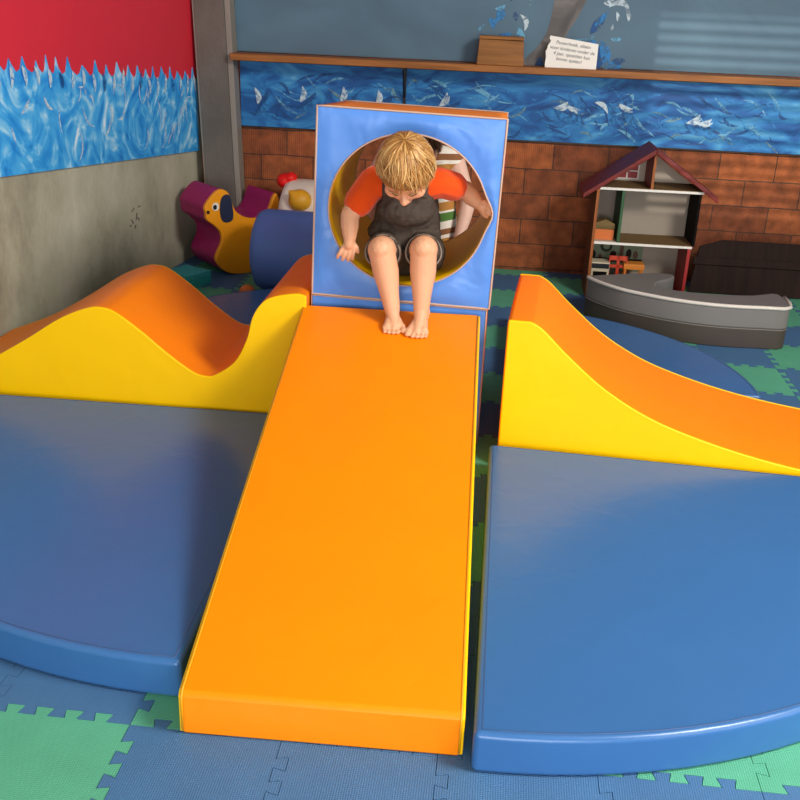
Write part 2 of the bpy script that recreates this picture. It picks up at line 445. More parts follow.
SC = [0]
def stroke(bm, c, L, W, ang, bend, mi, y):
    SC[0] += 1; y -= (SC[0] % 200)*.00002
    """one leaf shaped brush mark lying on a wall facing -Y"""
    n = 7; ca, sa = math.cos(ang), math.sin(ang); A = []; B = []
    n = 11
    for k in range(n+1):
        t = k/n-.5; w = W*.5*math.cos(t*PI*.96)**.8; b = bend*(t*t-.25)*4
        for s, lst in ((1, A), (-1, B)):
            u, v = t*L, b+s*w
            lst.append(bm.verts.new((c[0]+u*ca-v*sa, y, c[1]+u*sa+v*ca)))
    for k in range(n):
        f = bm.faces.new([A[k], B[k], B[k+1], A[k+1]]); f.material_index = mi

up = root('mural_panel', (0, YB-.001, 1.1), 0, 'grey blue painted backdrop with a grey whale tail above the shelf', 'mural')
box('board', (-1.522, -.012, .05), (2.75, 0, 2.1), SKY, up)
# tail: wide stem rising, flukes spreading at shelf level
tail = spline([(.215, .40), (.205, .30), (.185, .21), (.14, .135), (.09, .085), (.06, .03), (.10, .0)], 6) + \
       spline([(.20, .02), (.235, .05), (.29, .04), (.36, .03), (.40, .055), (.37, .085), (.31, .11), (.285, .16), (.30, .22), (.345, .30), (.39, .40)], 6)
TAILM = paint_swirl('grey_tail_paint', [(.25, '4d4a49'), (.5, '6d6865'), (.75, '8d8683')], 5, (1, 1, 1), dist=1.5)
prism('painted_tail', tail, -.0135, -.0122, 'XZ', TAILM, up)
bm = bmesh.new(); rs = random.Random(3)
marks = []
for (x, z, L, W, a, b, k) in [(-.075, .30, .07, .035, 80, .012, 'm'), (-.07, .335, .05, .018, 20, .01, 'l'), (-.11, .25, .05, .028, 120, .01, 'm'), (-.035, .20, .06, .022, 10, .01, 'm'),
        (.015, .29, .04, .022, 100, 0, 'd'), (.055, .26, .075, .02, 110, .02, 'w'), (.04, .18, .10, .035, 95, .012, 'l'), (.035, .15, .09, .02, 85, .01, 'm'), (.085, .375, .05, .016, 85, .005, 'g'),
        (-.17, .23, .04, .02, 40, .01, 'l'), (-.14, .19, .05, .02, 0, .01, 'd'), (.38, .17, .13, .055, 10, .025, 'm'), (.39, .20, .10, .02, 12, .02, 'l'), (.44, .13, .11, .05, 120, .015, 'm'), (.46, .10, .12, .045, 100, .02, 'd'),
        (.42, .10, .08, .02, 50, .01, 'l'), (.50, .12, .12, .04, 105, .012, 'm'), (.455, .27, .11, .035, 55, .0, 'd'), (.47, .30, .09, .02, 50, .005, 'm'), (.56, .345, .10, .022, 170, .035, 'w'), (.60, .32, .06, .016, 110, .01, 'w'),
        (.55, .31, .04, .013, 100, .005, 'w'), (.50, .385, .05, .022, 25, .01, 'w'), (.56, .20, .05, .018, 5, .004, 'l'), (.56, .055, .08, .03, 175, .01, 'm'), (.585, .09, .06, .028, 5, .004, 'd'), (.52, .02, .08, .03, 170, .01, 'l'),
        (.155, .06, .06, .03, 70, .008, 'd'), (.34, .12, .07, .02, 30, .01, 'l'), (-.02, .39, .05, .015, 100, .005, 'd'), (.53, .255, .03, .012, 80, 0, 'w')]:
    stroke(bm, (x, z), L*1.15, W*1.35, math.radians(a), b, 'wdmlg'.index(k), -.0142)
fin(bm, 'painted_spray', STRS, up, smooth=False)['kind'] = 'stuff'

lo_ = root('mural_panel', (0, YB-.001, .748), 0, 'dark blue painted sea board with white crests below the shelf', 'mural')
box('board', (-1.50, -.014, 0), (2.75, 0, .35), SEA, lo_)
box('bottom_edge', (-1.50, -.018, -.006), (2.75, 0, .0), BLACK, lo_)
bm = bmesh.new(); rs = random.Random(5)
for k in range(230):
    x = rs.uniform(-1.45, 1.5); z = rs.uniform(.03, .28)
    stroke(bm, (x, z), rs.uniform(.06, .18), rs.uniform(.006, .02), math.radians(rs.choice([-30, -40, 10, 20, 160])+rs.uniform(-15, 15)), rs.uniform(-.03, .03), rs.choice([1, 1, 1, 2, 2, 2, 3, 3, 4]), -.0152)
for x, z, a in [(-1.15, .19, 80), (-1.41, .17, 100), (-.92, .2, 75), (-.72, .19, 80), (-.35, .2, 60), (.3, .2, 25), (.37, .19, -15), (.52, .2, 150), (.65, .21, -20), (1.02, .16, 35), (1.08, .15, 20)]:
    stroke(bm, (x, z), .085, .026, math.radians(a), .012, 0, -.0195); stroke(bm, (x+.01, z-.01), .075, .02, math.radians(a-12), .012, 0, -.0196)
    stroke(bm, (x+.03, z-.035), .14, .05, math.radians(a-40), .02, 1, -.019); stroke(bm, (x+.04, z-.05), .14, .04, math.radians(a-45), .02, 2, -.0192)
fin(bm, 'painted_crests', STRS, lo_, smooth=False)['kind'] = 'stuff'

# left wall mural, board hung on the concrete: local frame u along the wall (towards the back), w out of the wall
ld = (lw(5.0)-lw(4.0)).normalized()
lm = root('mural_panel', lw(5.67, .001), math.atan2(ld.y, ld.x), 'red painted board with a jagged bright blue sea on the left wall', 'mural')
REDP = mat('red_wall_paint', 'dc2a3b', .55, .06, 3)
def lz(u): return .600-u*.073         # bottom edge of the board rises towards the camera
U0 = -3.3
bm = bmesh.new(); bm_prism(bm, [(U0, 1.0), (-.02, 1.0), (-.02, 2.4), (U0, 2.4)], 0, -.012, 'XZ')
fin(bm, 'red_board', REDP, lm, smooth=False)
top = []; u = -.02; rs = random.Random(11)
def sea_top(u): return .985-u*.085
while u > U0+.12:
    base = sea_top(u); k = rs.uniform(.07, .12)
    top += [(u, base-.005), (u-k*.35, base+rs.uniform(.012, .03)), (u-k*.55, base+rs.uniform(.045, .075)), (u-k*.75, base+rs.uniform(.01, .02))]
    u -= k
top += [(U0, sea_top(U0))]
bm = bmesh.new(); bm_prism(bm, [(U0, lz(U0)), (-.02, lz(-.02))]+top, 0, -.0150, 'XZ')
fin(bm, 'painted_sea', SEAL, lm, smooth=False)
bm = bmesh.new()
for k in range(45):
    u = rs.uniform(U0+.1, -.08); z = lz(u)+.085+rs.random()*.25
    stroke(bm, (u, z), rs.uniform(.06, .15), rs.uniform(.008, .02), math.radians(rs.uniform(30, 150)), rs.uniform(-.05, .05), 0, -.0155)
for k in range(34):
    u = -.07-k*.09
    stroke(bm, (u, sea_top(u)-.02+rs.uniform(-.02, .01)), rs.uniform(.07, .11), .026, math.radians(rs.uniform(75, 110)), .008, rs.choice([0, 0, 0, 1]), -.0195)
fin(bm, 'painted_crests', STRS, lm, smooth=False)['kind'] = 'stuff'

# ------------------------------------------------------------------ shelf and what stands on it
sh = root('plank_shelf', (0, YB-.02, 1.146), 0, 'long brown wooden plank shelf across the back wall', 'shelf')
box('plank', (-1.51, -.17, -.035), (2.6, 0, 0), BROWNWOOD, sh, .003)
SHZ = 1.146
for x in (-.566, 1.9):
    bm = bmesh.new(); bm_box(bm, (x-.008, -.002, -.24), (x+.008, .004, -.036)); bm_box(bm, (x-.008, -.15, -.046), (x+.008, -.002, -.0355))
    bm_tube(bm, [(x, -.008, -.2), (x, -.13, -.04)], .005, 6)
    fin(bm, 'bracket', BLACK, sh, smooth=False)
wb = root('wooden_box', (-.048, YB-.12, SHZ), 0, 'small brown wooden box on the shelf left of the white paper notice', 'box')
bm = bmesh.new()
bm_prism(bm, [(-.125, 0), (.125, 0), (.117, .125), (-.117, .128)], -.05, .05, 'XZ'); o = fin(bm, 'body', BOXWOOD, wb); bevel(o, .003, 2)
o = box('lid', (-.118, -.051, .1285), (.118, .051, .146), BOXWOOD, wb, .003)

sg = root('paper_notice', (.325, YB-.13, SHZ), 0, 'white torn paper notice with black handwriting propped on the shelf', 'sign', rx=math.radians(-12))
torn = [(-.135, 0), (.135, 0), (.137, .128), (-.118, .162), (-.122, .148), (-.113, .135), (-.128, .11), (-.13, .095), (-.137, .082), (-.133, .05), (-.136, .02)]
o = prism('sheet', torn, 0, .0012, 'XZ', PAPER, sg)
def text(s, size, loc, m, parent, name='lettering', rot=0):
    cu = bpy.data.curves.new('t', 'FONT'); cu.body = s; cu.size = size; cu.extrude = .0002; cu.align_x = 'CENTER'; cu.shear = .12
    o = bpy.data.objects.new('t', cu); COL.objects.link(o); bpy.context.view_layer.update()
    me = bpy.data.meshes.new_from_object(o.evaluated_get(bpy.context.evaluated_depsgraph_get()))
    bpy.data.objects.remove(o)
    p = link(name, me, None, parent); me.materials.clear(); me.materials.append(m)
    p.location = loc; p.rotation_euler = (PI/2, -rot, 0); return p
for s, z, x in [('Peuterhoek, alleen', .112, .005), ('voor kinderen onder de', .084, .002), ('4 jaar, speelden kan', .057, .0), ('boven spelen!', .032, -.012)]:
    text(s, .0245, (x, -.0006, z), INK, sg, rot=-math.radians(6.5))

# ------------------------------------------------------------------ soft play set
W6 = .6
def soft(r, outline, width, side_mat, top_mat, side=.007, bv=.012):
    """block with an outline in the local XZ plane, depth along +Y: wrapped cover plus two side panels"""
    prism('cover', outline, side, width-side, 'XZ', top_mat, r, bv, 3, 35)
    for y0, y1 in ((0, side+.004), (width-side-.004, width)):
        prism('side_panel', outline, y0, y1, 'XZ', side_mat, r, .004, 2, 35)

# centre block
pod = root('foam_block', (-.61, 3.19, 0), 0, 'blue and orange foam block supporting the tunnel cube at the top of the slide', 'foam block')
prism('cover', [(0, 0), (.6, 0), (.6, .5065), (0, .5205)], .006, .6, 'XZ', ORANGE, pod, .010)
prism('front_panel', [(.004, .004), (.596, .004), (.596, .5035), (.004, .517)], 0, .012, 'XZ', BLUE, pod, .004)
tube('piping', [(.004, .0, .01), (.003, 0, .5155), (.597, 0, .502), (.597, 0, .01)], .003, PIPING, pod)

# slide: wedge; local X along the slide (world Y), so rotate
L = 1.535
sl = root('foam_slide', (0.012, 1.632, 0), math.radians(90+1.65), 'long orange foam slide with yellow sides running down from the tunnel', 'slide')
out = [(0, 0), (0, .095), (.003, .102), (.012, .108), (L, .492), (L, 0)]
prism('cover', out, .006, W6-.006, 'XZ', ORANGE, sl, .011, 3, 25)
for y0, y1 in ((0, .011), (W6-.011, W6)):
    prism('side_panel', [(.004, .002), (.004, .095), (.014, .1045), (L-.002, .488), (L-.002, .002)], y0, y1, 'XZ', YELLOW, sl, .003, 2, 25)
for y in (.008, W6-.008):
    tube('piping', [(.0005, y, .01), (.0005, y, .088), (.003, y, .098), (.011, y, .1055), (.022, y, .1098), (L-.012, y, .4885)], .003, mat('amber_piping', 'e29a00', .5), sl, 6)

# wave: outline along -X from the block
wv = root('foam_wave', (-.615, 3.13, 0), 0, 'yellow sided orange foam wave left of the slide', 'foam wave')
wp = spline([(0, .525), (-.03, .532), (-.09, .522), (-.135, .505), (-.165, .475), (-.188, .43), (-.207, .357), (-.25, .274), (-.32, .220), (-.362, .213), (-.41, .230), (-.496, .292), (-.58, .362), (-.665, .422), (-.715, .437), (-.77, .43), (-.87, .385), (-1.0, .30), (-1.15, .21), (-1.27, .155), (-1.36, .12)], 5)
soft(wv, [(0, 0)]+wp+[(-1.36, 0)], W6, YELLOW, ORANGE)

# ramp on the right
rp = root('foam_ramp', (.06, 3.03, 0), math.radians(-4), 'yellow sided orange foam ramp right of the slide with a concave top', 'foam ramp')
pp = [(0, .522), (.072, .522)]+spline([(.085, .516), (.118, .494), (.204, .415), (.329, .316), (.479, .234), (.643, .178), (.82, .135), (1.0, .105), (1.2, .083), (1.38, .07)], 5)
soft(rp, [(0, 0)]+pp+[(1.38, 0)], W6, YELLOW, ORANGE)
box('end_panel', (-.003, .01, .008), (.004, .59, .512), ORANGE, rp, .003)

# quarter mats
def quarter(name, loc, rz, a0, R, label, span=90):
    r = root(name, loc, rz, label, 'floor mat', 'blue quarter circle mats around the foam block')
    arc = [(R*math.cos(math.radians(a0+span*k/28)), R*math.sin(math.radians(a0+span*k/28))) for k in range(29)]
    prism('cover', [(0, 0)]+arc, 0, .1, 'XY', MATBLUE, r, .014, 4, 30)
    def ins(R2, d):
        c = math.radians(a0+span/2)
        ox, oy = d*math.sqrt(2)*math.cos(c), d*math.sqrt(2)*math.sin(c)
        return [(ox, oy, .0995)]+[(R2*math.cos(math.radians(a0+.7+(span-1.4)*k/28)), R2*math.sin(math.radians(a0+.7+(span-1.4)*k/28)), .0995) for k in range(29)]
    tube('seam', ins(R-.016, .014), .0018, DARKSEAM, r, 6, True)
    return r
quarter('quarter_mat', (.030, 3.0, 0), 0, -90, 1.41, 'blue quarter circle foam mat in front of the right ramp', 87)
quarter('quarter_mat', (-.64, 3.12, 0), math.radians(1), 180, 1.40, 'blue quarter circle foam mat in front of the left wave')
quarter('quarter_mat', (.09, 3.655, 0), math.radians(-1), 0, .97, 'blue quarter circle foam mat behind the right ramp near the grey seat')
quarter('quarter_mat', (-.64, 3.82, 0), 0, 90, .95, 'blue quarter circle foam mat behind the left wave near the blue roll')

# ------------------------------------------------------------------ tunnel cube
tc = root('tunnel_cube', (-.605, 3.185, .522), 0, 'blue fronted foam tunnel cube with a round yellow lined hole holding the child', 'tunnel', ry=math.radians(1.3))
NS = 96
HC = (.305, .302); HR = .253
def hole(k, y=0):
    a = 2*PI*k/NS; r = HR+.006*math.cos(2*a)
    # the hand on the right pulls the rim out a little
    d = math.atan2(math.sin(a-.05), math.cos(a-.05)); r += .018*math.exp(-(d/.16)**2)*(1-y/.6)
    return V((HC[0]+r*math.cos(a), y, HC[1]+r*math.sin(a)))
def square(k, y=0, ht=.612):
    """outer outline matched by angle, softly rounded corners"""
    a = 2*PI*k/NS; cx, cz = math.cos(a), math.sin(a)
    hx, hz0 = .3, .302
    top = ht
    t = 1e9
    if cx > 1e-9: t = min(t, (.6-HC[0])/cx)
    if cx < -1e-9: t = min(t, -HC[0]/cx)
    if cz > 1e-9: t = min(t, (top-HC[1])/cz)
    if cz < -1e-9: t = min(t, -HC[1]/cz)
    x, z = HC[0]+t*cx, HC[1]+t*cz
    return V((x, y, z))
def corner_snap(pts, ht):
    for c in ((0, 0), (.6, 0), (.6, ht), (0, ht)):
        i = min(range(len(pts)), key=lambda q: (pts[q].x-c[0])**2+(pts[q].z-c[1])**2)
        pts[i].x, pts[i].z = c
    return pts
def puff(p, y, sgn, amt=.008):
    n = noise.noise(V((p.x*5+3, p.z*5, 1.7)))*.005
    return V((p.x, y+sgn*0+n, p.z))
D = .6; HF, HB = .615, .575
def face_panel(name, y, th, ht, sgn):
    out = corner_snap([square(k, y, ht) for k in range(NS)], ht); inn = [hole(k, abs(y)) for k in range(NS)]
    bm = bmesh.new(); rings = []
    for t in (0, .03, .12, .25, .4, .55, .7, .85, .96, 1):
        ring = []
        for k in range(NS):
            p = out[k].lerp(inn[k], t)
            b = math.sin(PI*min(1, max(0, t)))
            wr = noise.noise(V((p.x*9, p.z*4+p.x*6, 2.1)))*.006*b+noise.noise(V((p.x*3, p.z*3, .3)))*.004*b
            ring.append(bm.verts.new((p.x, y+sgn*(.006*b)+wr, p.z)))
        rings.append(ring)
    back = [[bm.verts.new((v.co.x, y-sgn*th, v.co.z)) for v in rings[0]], [bm.verts.new((v.co.x, y-sgn*th, v.co.z)) for v in rings[-1]]]
    def strip(A, B):
        for k in range(NS): bm.faces.new([A[k], A[(k+1) % NS], B[(k+1) % NS], B[k]])
    for a, b in zip(rings, rings[1:]): strip(a, b)
    strip(back[0], rings[0]); strip(rings[-1], back[1]); strip(back[1], back[0])
    return fin(bm, name, BLUE, tc)
face_panel('front_panel', 0, .012, HF, -1)
face_panel('back_panel', D, .012, HB, 1)
def sleeve(name, fn, y0, y1, th, m):
    bm = bmesh.new(); ny = 9; R = []
    for s in (0, 1):
        rr = []
        for j in range(ny):
            y = y0+(y1-y0)*j/(ny-1); P = fn(y)
            ring = []
            for k in range(NS):
                p = P[k]; c = V((HC[0], p.y, HC[1])); q = c+(p-c)*(1-(th/.3 if s else 0))
                ring.append(bm.verts.new(q))
            rr.append(ring)
        R.append(rr)
    for s in (0, 1):
        for a, b in zip(R[s], R[s][1:]):
            for k in range(NS): bm.faces.new([a[k], a[(k+1) % NS], b[(k+1) % NS], b[k]])
    for j in (0, -1):
        a, b = R[0][j], R[1][j]
        for k in range(NS): bm.faces.new([a[k], a[(k+1) % NS], b[(k+1) % NS], b[k]])
    return fin(bm, name, m, tc)
def outer_at(y):
    ht = HF+(HB-HF)*y/D
    return corner_snap([square(k, y, ht) for k in range(NS)], ht)
o = sleeve('outer_cover', outer_at, .012, D-.012, .02, ORANGE)
def inner_at(y):
    return [V((HC[0]+(h.x-HC[0])*.999, y, HC[1]+(h.z-HC[1])*.999)) for h in (hole(k, y) for k in range(NS))]
bm = bmesh.new(); rows = []
for j in range(10):
    y = .001+(D-.002)*j/9; rows.append([[bm.verts.new(p) for p in inner_at(y)], [bm.verts.new(V((HC[0]+(p.x-HC[0])*1.03, y, HC[1]+(p.z-HC[1])*1.03))) for p in inner_at(y)]])
for s in (0, 1):
    for a, b in zip(rows, rows[1:]):
        for k in range(NS): bm.faces.new([a[s][k], a[s][(k+1) % NS], b[s][(k+1) % NS], b[s][k]])
for j in (0, -1):
    a, b = rows[j]
    for k in range(NS): bm.faces.new([a[k], a[(k+1) % NS], b[(k+1) % NS], b[k]])
fin(bm, 'lining', LINING, tc)
for y, ht in ((-.001, HF), (D+.001, HB)):
    tube('piping', [(p.x, y, p.z) for p in corner_snap([square(k, 0, ht) for k in range(NS)], ht)], .0034, PIPING, tc, 6, True)
    tube('hole_piping', [(p.x, y-(.001 if y < .1 else -.001), p.z) for p in (hole(k, max(0, y)) for k in range(NS))], .0028, PIPING, tc, 6, True)
o = box('tag', (.598, .004, .445), (.606, .03, .508), mat('dark_red_label', '8e1420', .6), tc, .001); o['label'] = 'small dark red fabric tag'

# ------------------------------------------------------------------ toys at the back left
# dog rocker: outline in XZ, depth along +Y
dg = root('dog_rocker', (-1.43, 5.20, 0), math.radians(44), 'magenta foam dog rocker with an orange side and dark ear in the left corner', 'rocker toy')
KX, KZ, DD = 1.0, .91, .30
def dgx(x): return x if x < .20 else .20+(x-.20)*.38
head = [(dgx(x), z*KZ) for x, z in spline([(-.155, .395), (-.16, .43), (-.13, .475), (-.09, .515), (-.055, .525), (-.02, .505), (.0, .46), (.02, .40), (.06, .36), (.13, .335), (.22, .345), (.30, .39), (.36, .45), (.42, .47), (.46, .43), (.45, .35), (.43, .25), (.40, .14), (.33, .05), (.22, .01), (.08, .0), (-.02, .015), (-.075, .055), (-.105, .11), (-.09, .16), (-.065, .215), (-.07, .27), (-.105, .315), (-.15, .355), (-.155, .395)], 4)[:-1]]
head = [(x, max(0, z)) for x, z in head]
prism('body', head, .025, DD, 'XZ', MAGENTA, dg, .006, 2, 50)
prism('side_panel', head, 0, .028, 'XZ', DOGORANGE, dg, .006, 2, 50)
def disc(name, cx, cz, rx, rz, y0, y1, m, parent, n=24):
    return prism(name, [(cx+rx*math.cos(2*PI*k/n), cz+rz*math.sin(2*PI*k/n)) for k in range(n)], y0, y1, 'XZ', m, parent)
ear = [(x-.004, z*KZ) for x, z in spline([(-.03, .495), (-.055, .48), (-.068, .43), (-.066, .37), (-.05, .335), (-.015, .33), (.008, .35), (.008, .405), (0, .455), (-.012, .488), (-.03, .495)], 3)[:-1]]
prism('ear', ear, -.006, .0, 'XZ', NAVY, dg)['label'] = 'dark navy floppy ear'
e = disc('eye', -.098, .428*KZ, .02, .022, -.004, 0, WHITE, dg); disc('pupil', -.103, .426*KZ, .011, .013, -.007, -.004, BLACK, e)
disc('nose', -.143, .40*KZ, .009, .009, -.004, 0, BLACK, dg)

def roll(name, x0, x1, y, z, R, m, parent, n=48, rnd=.03):
    prof = [(x0, 0), (x0, R-rnd), (x0+rnd*.3, R-rnd*.3), (x0+rnd, R), (x1-rnd, R), (x1-rnd*.3, R-rnd*.3), (x1, R-rnd), (x1, 0)]
    bm = bmesh.new(); rings = []
    for px, pr in prof:
        rings.append([bm.verts.new((px, y+pr*math.cos(2*PI*k/n), z+pr*math.sin(2*PI*k/n))) for k in range(n)] if pr > 0 else [bm.verts.new((px, y, z))])
    for a, b in zip(rings, rings[1:]):
        for k in range(n):
            if len(a) == 1: bm.faces.new([a[0], b[k], b[(k+1) % n]])
            elif len(b) == 1: bm.faces.new([a[k], a[(k+1) % n], b[0]])
            else: bm.faces.new([a[k], a[(k+1) % n], b[(k+1) % n], b[k]])
    return fin(bm, name, m, parent)
rl = root('foam_roll', (-1.235, 4.99, 0), math.radians(-2), 'large blue foam roll lying on the floor left of the tunnel cube', 'foam roll')
o = roll('cover', 0, .78, 0, .212, .21, ROLLBLUE, rl, rnd=.045)
for a, b in ((-.003, .003), (.777, .783)): roll('end_cap', a, b, 0, .212, .16, ROLLBLUE, rl, rnd=.002)
hn = root('hen_roll', (-1.195, 5.462, 0), math.radians(-1), 'cream foam roll toy with a yellow beak and red comb behind the blue roll', 'foam toy')
roll('body', 0, .55, 0, .252, .25, CREAM, hn, rnd=.05)
bm = bmesh.new()
hb = V((.13, -.20, .425)); ball(bm, hb, (.064, .055, .06), 3)
tip = hb+V((-.055, -.02, .05)); capsule(bm, hb+V((-.022, -.012, .02)), .036, tip, .005)
fuse(bm, 'beak', mat('ochre_yellow_vinyl', 'd99a18', .5), hn, .005, 2)['label'] = 'round yellow beak with a small point'
bm = bmesh.new(); ball(bm, (.0, .0, .49), (.045, .045, .042), 3); ball(bm, (.035, .0, .51), (.036, .045, .03), 3)
fuse(bm, 'comb', RED, hn, .006, 2)
tb = root('foam_slab', (-1.62, 4.97, 0), math.radians(-28), 'flat teal foam slab on the floor by the left wall', 'foam slab')
o = box('cover', (-.09, -.09, 0), (.09, .09, .045), TEAL, tb, .004)
box('top_sheet', (-.089, -.089, .0455), (.089, .089, .075), mat('teal_foam_top', '34a3a6', .75, .08), tb, .004)
bt = root('toy_ball', (-1.235, 4.74, 0), 0, 'small orange toy ball on the floor between the blue roll and the wave', 'ball')
bm = bmesh.new(); ball(bm, (0, 0, .043), .042, 3); fin(bm, 'shell', mat('orange_plastic', 'd9731c', .45), bt)
tube('seam', [(.0424*math.cos(2*PI*k/24), .0424*math.sin(2*PI*k/24), .043) for k in range(24)], .0012, mat('pale_orange', 'e8a860', .5), bt, 6, True)

# ------------------------------------------------------------------ grey curved seat
gs = root('curved_seat', (.9, 4.85, 0), 0, 'grey curved foam seat with a pale rim in front of the dollhouse', 'foam seat')
gp = [(.473, 4.89), (.50, 4.835), (.56, 4.755), (.63, 4.685), (.72, 4.63), (.83, 4.575), (.962, 4.535), (1.10, 4.52), (1.25, 4.53), (1.38, 4.56), (1.38, 4.80), (1.25, 4.745), (1.12, 4.725), (.995, 4.725), (.89, 4.745), (.815, 4.79), (.80, 4.84), (.83, 4.90), (.88, 4.95), (.92, 5.02), (.90, 5.06), (.82, 5.06), (.70, 5.02), (.58, 4.97), (.49, 4.925)]
gp = spline([(x-.9, y-4.85) for x, y in gp]+[(.473-.9, 4.89-4.85)], 3)[:-1]
cx_ = sum(p[0] for p in gp)/len(gp); cy_ = sum(p[1] for p in gp)/len(gp)
prism('cover', gp, .096, .2, 'XY', GREY, gs, .01, 3, 40)
prism('lower_band', gp, 0, .094, 'XY', GREYDARK, gs, .006, 2, 40)
tube('rim', [(x, y, .2) for x, y in gp[:30]], .009, mat('pale_rim', 'd8cfc4', .5), gs, 8)
tube('seam', [(x, y, .095) for x, y in gp], .003, mat('seam_grey', '7d756e', .6), gs, 6, True)

# ------------------------------------------------------------------ dollhouse
dh = root('dollhouse', (.515, 5.22, 0), math.radians(1), 'open fronted wooden dollhouse with a dark red roof against the brick wall', 'dollhouse')
HW, HD = .51, .25
box('back_panel', (0, HD-.008, .01), (HW, HD, .585), mat('pale_grey_panel', '9a8d7e', .7, .05), dh)
box('side_wall', (-.012, 0, 0), (0, HD, .59), BROWNSIDE, dh)
box('edge_strip', (-.013, -.004, .0), (.001, .0, .59), ORANGEEDGE, dh)
o = box('side_wall', (HW, 0, .31), (HW+.012, HD, .585), BLACKW, dh); o['label'] = 'black upper right side wall'
o = box('side_wall', (HW-.02, 0, 0), (HW-.006, HD, .296), REDWOOD, dh); o['label'] = 'red lower right side wall'
box('edge_strip', (HW-.021, -.004, .0), (HW-.005, .0, .296), REDWOOD, dh)
box('floor_board', (-.002, -.002, 0), (HW-.004, HD, .012), BROWNSIDE, dh)
for z, x1 in ((.298, HW), (.583, HW+.02)):
    b = box('floor_board', (-.002, .002, z), (x1, HD, z+.01), CORKFLOOR, dh)
    o = box('edge_strip', (-.002, -.003, z-.001), (x1, .002, z+.011), WHITE, b); o['label'] = 'white painted front edge'
    o = box('floor_covering', (.13 if z < .4 else .0, .004, z+.0102), (x1-.002, HD-.01, z+.0125), CORKFLOOR, b)
box('floor_covering', (.002, .004, .3082), (.128, HD-.01, .3105), mat('pale_floor_sheet', 'c8bba8', .6), dh)
o = box('divider', (.118, .0, .309), (.132, HD-.008, .582), GREENW, dh); o['label'] = 'green painted room divider'
# roof
AX, AZ = .262, .805
lt = [(-.085, .562), (AX, AZ), (AX, AZ-.03), (-.085, .535)]; rt = [(AX, AZ), (.60, .572), (.60, .545), (AX, AZ-.03)]
prism('roof_panel', lt, -.03, HD+.02, 'XZ', DARKRED, dh, .003, 2); prism('roof_panel', rt, -.03, HD+.02, 'XZ', DARKRED, dh, .003, 2)
prism('gable_panel', [(.0, .594), (HW, .594), (AX, .765)], HD-.008, HD, 'XZ', mat('warm_grey_panel', 'b9aa98', .7, .06), dh)
box('attic_divider', (.258, .004, .5945), (.27, HD-.01, .765), REDWOOD, dh)
box('edge_strip', (.2575, 0, .5945), (.2705, .004, .765), ORANGEEDGE, dh)
wp_ = box('picture_frame', (.10, HD-.013, .605), (.225, HD-.0085, .69), WHITE, dh)
for x0, x1 in ((.108, .158), (.167, .217)):
    for z0, z1 in ((.611, .645), (.651, .685)): box('pane', (x0, HD-.0145, z0), (x1, HD-.0131, z1), REDWOOD, wp_)
# kitchen picture on the lower back panel
kp = box('kitchen_picture', (.004, HD-.012, .10), (.30, HD-.0085, .29), mat('sage_print', '6f7a5e', .6, .12, 20), dh)
for cx, cz, r_ in ((.1, .235, .026),):
    tube('wreath', [(cx+r_*math.cos(2*PI*k/20), HD-.015, cz+r_*math.sin(2*PI*k/20)) for k in range(20)], .007, mat('dark_leaf', '2c3422', .7), kp, 6, True)
for k, (x, z0, w_, h_) in enumerate([(.03, .16, .03, .05), (.07, .16, .02, .03), (.14, .17, .035, .04), (.185, .17, .022, .10), (.225, .17, .03, .055), (.262, .17, .028, .045)]):
    disc('jar', x, z0+h_/2, w_/2, h_/2, HD-.0142, HD-.0121, [DARKBOARD, mat('print_brown', '5b3a28', .7)][k % 2], kp)
box('counter', (.004, HD-.017, .15), (.3, HD-.0121, .168), DARKBOARD, kp)

# things in the dollhouse (house is turned one degree: place through its matrix)
bpy.context.view_layer.update()
HM = Matrix.Translation((.515, 5.22, 0)) @ Matrix.Rotation(math.radians(1), 4, 'Z')
def hr(name, p, label, cat, group=None, rz=1): 
    return root(name, HM @ V(p), math.radians(rz), label, cat, group)
t = hr('toy_piano', (.055, .075, .3106), 'tiny toy chest with an orange base and brown peaked top inside the dollhouse', 'toy')
box('base', (-.05, -.03, 0), (.05, .03, .055), mat('orange_toy_wood', 'cf6a22', .5), t, .002)
prism('top', [(-.052, .056), (.052, .056), (.052, .085), (0, .108), (-.052, .088)], -.032, .032, 'XZ', wood('olive_brown_wood', '5f4a26', '7d6535'), t, .002)
t = hr('toy_stove', (.055, .09, .0121), 'tiny cream toy stove on the dollhouse ground floor', 'toy')
box('body', (-.048, -.045, 0), (.048, .045, .175), mat('cream_toy_paint', 'cdbfa3', .5), t, .003)
box('oven_door', (-.036, -.048, .02), (.036, -.0452, .125), BLACKW, t, .001)
bm = bmesh.new(); bm_box(bm, (-.046, -.047, .142), (.046, -.0452, .168)); fin(bm, 'control_strip', BLACK, t, smooth=False)
for x, lab in ((.125, 'left'), (.175, 'right')):
    t = hr('toy_chair', (x, .055, .0121), f'tiny red toy chair inside the dollhouse, {lab}most of the two', 'toy', 'red toy chairs in the dollhouse'); t.scale = (1.25, 1.25, 1.6)
    box('seat', (-.02, -.02, .055), (.02, .02, .062), mat('red_toy_wood', 'c23a1c', .45), t, .001)
    for sx in (-1, 1):
        for sy in (-1, 1): box('leg', (sx*.017-.003, sy*.017-.003, 0), (sx*.017+.003, sy*.017+.003, .0555), mat('red_toy_wood', 'c23a1c', .45), t)
    bm = bmesh.new(); bm_box(bm, (-.02, .015, .062), (-.014, .02, .13)); bm_box(bm, (.014, .015, .062), (.02, .02, .13)); bm_box(bm, (-.02, .015, .115), (.02, .02, .13)); bm_box(bm, (-.02, .015, .09), (.02, .02, .1))
    fin(bm, 'backrest', mat('red_toy_wood', 'c23a1c', .45), t, smooth=False)
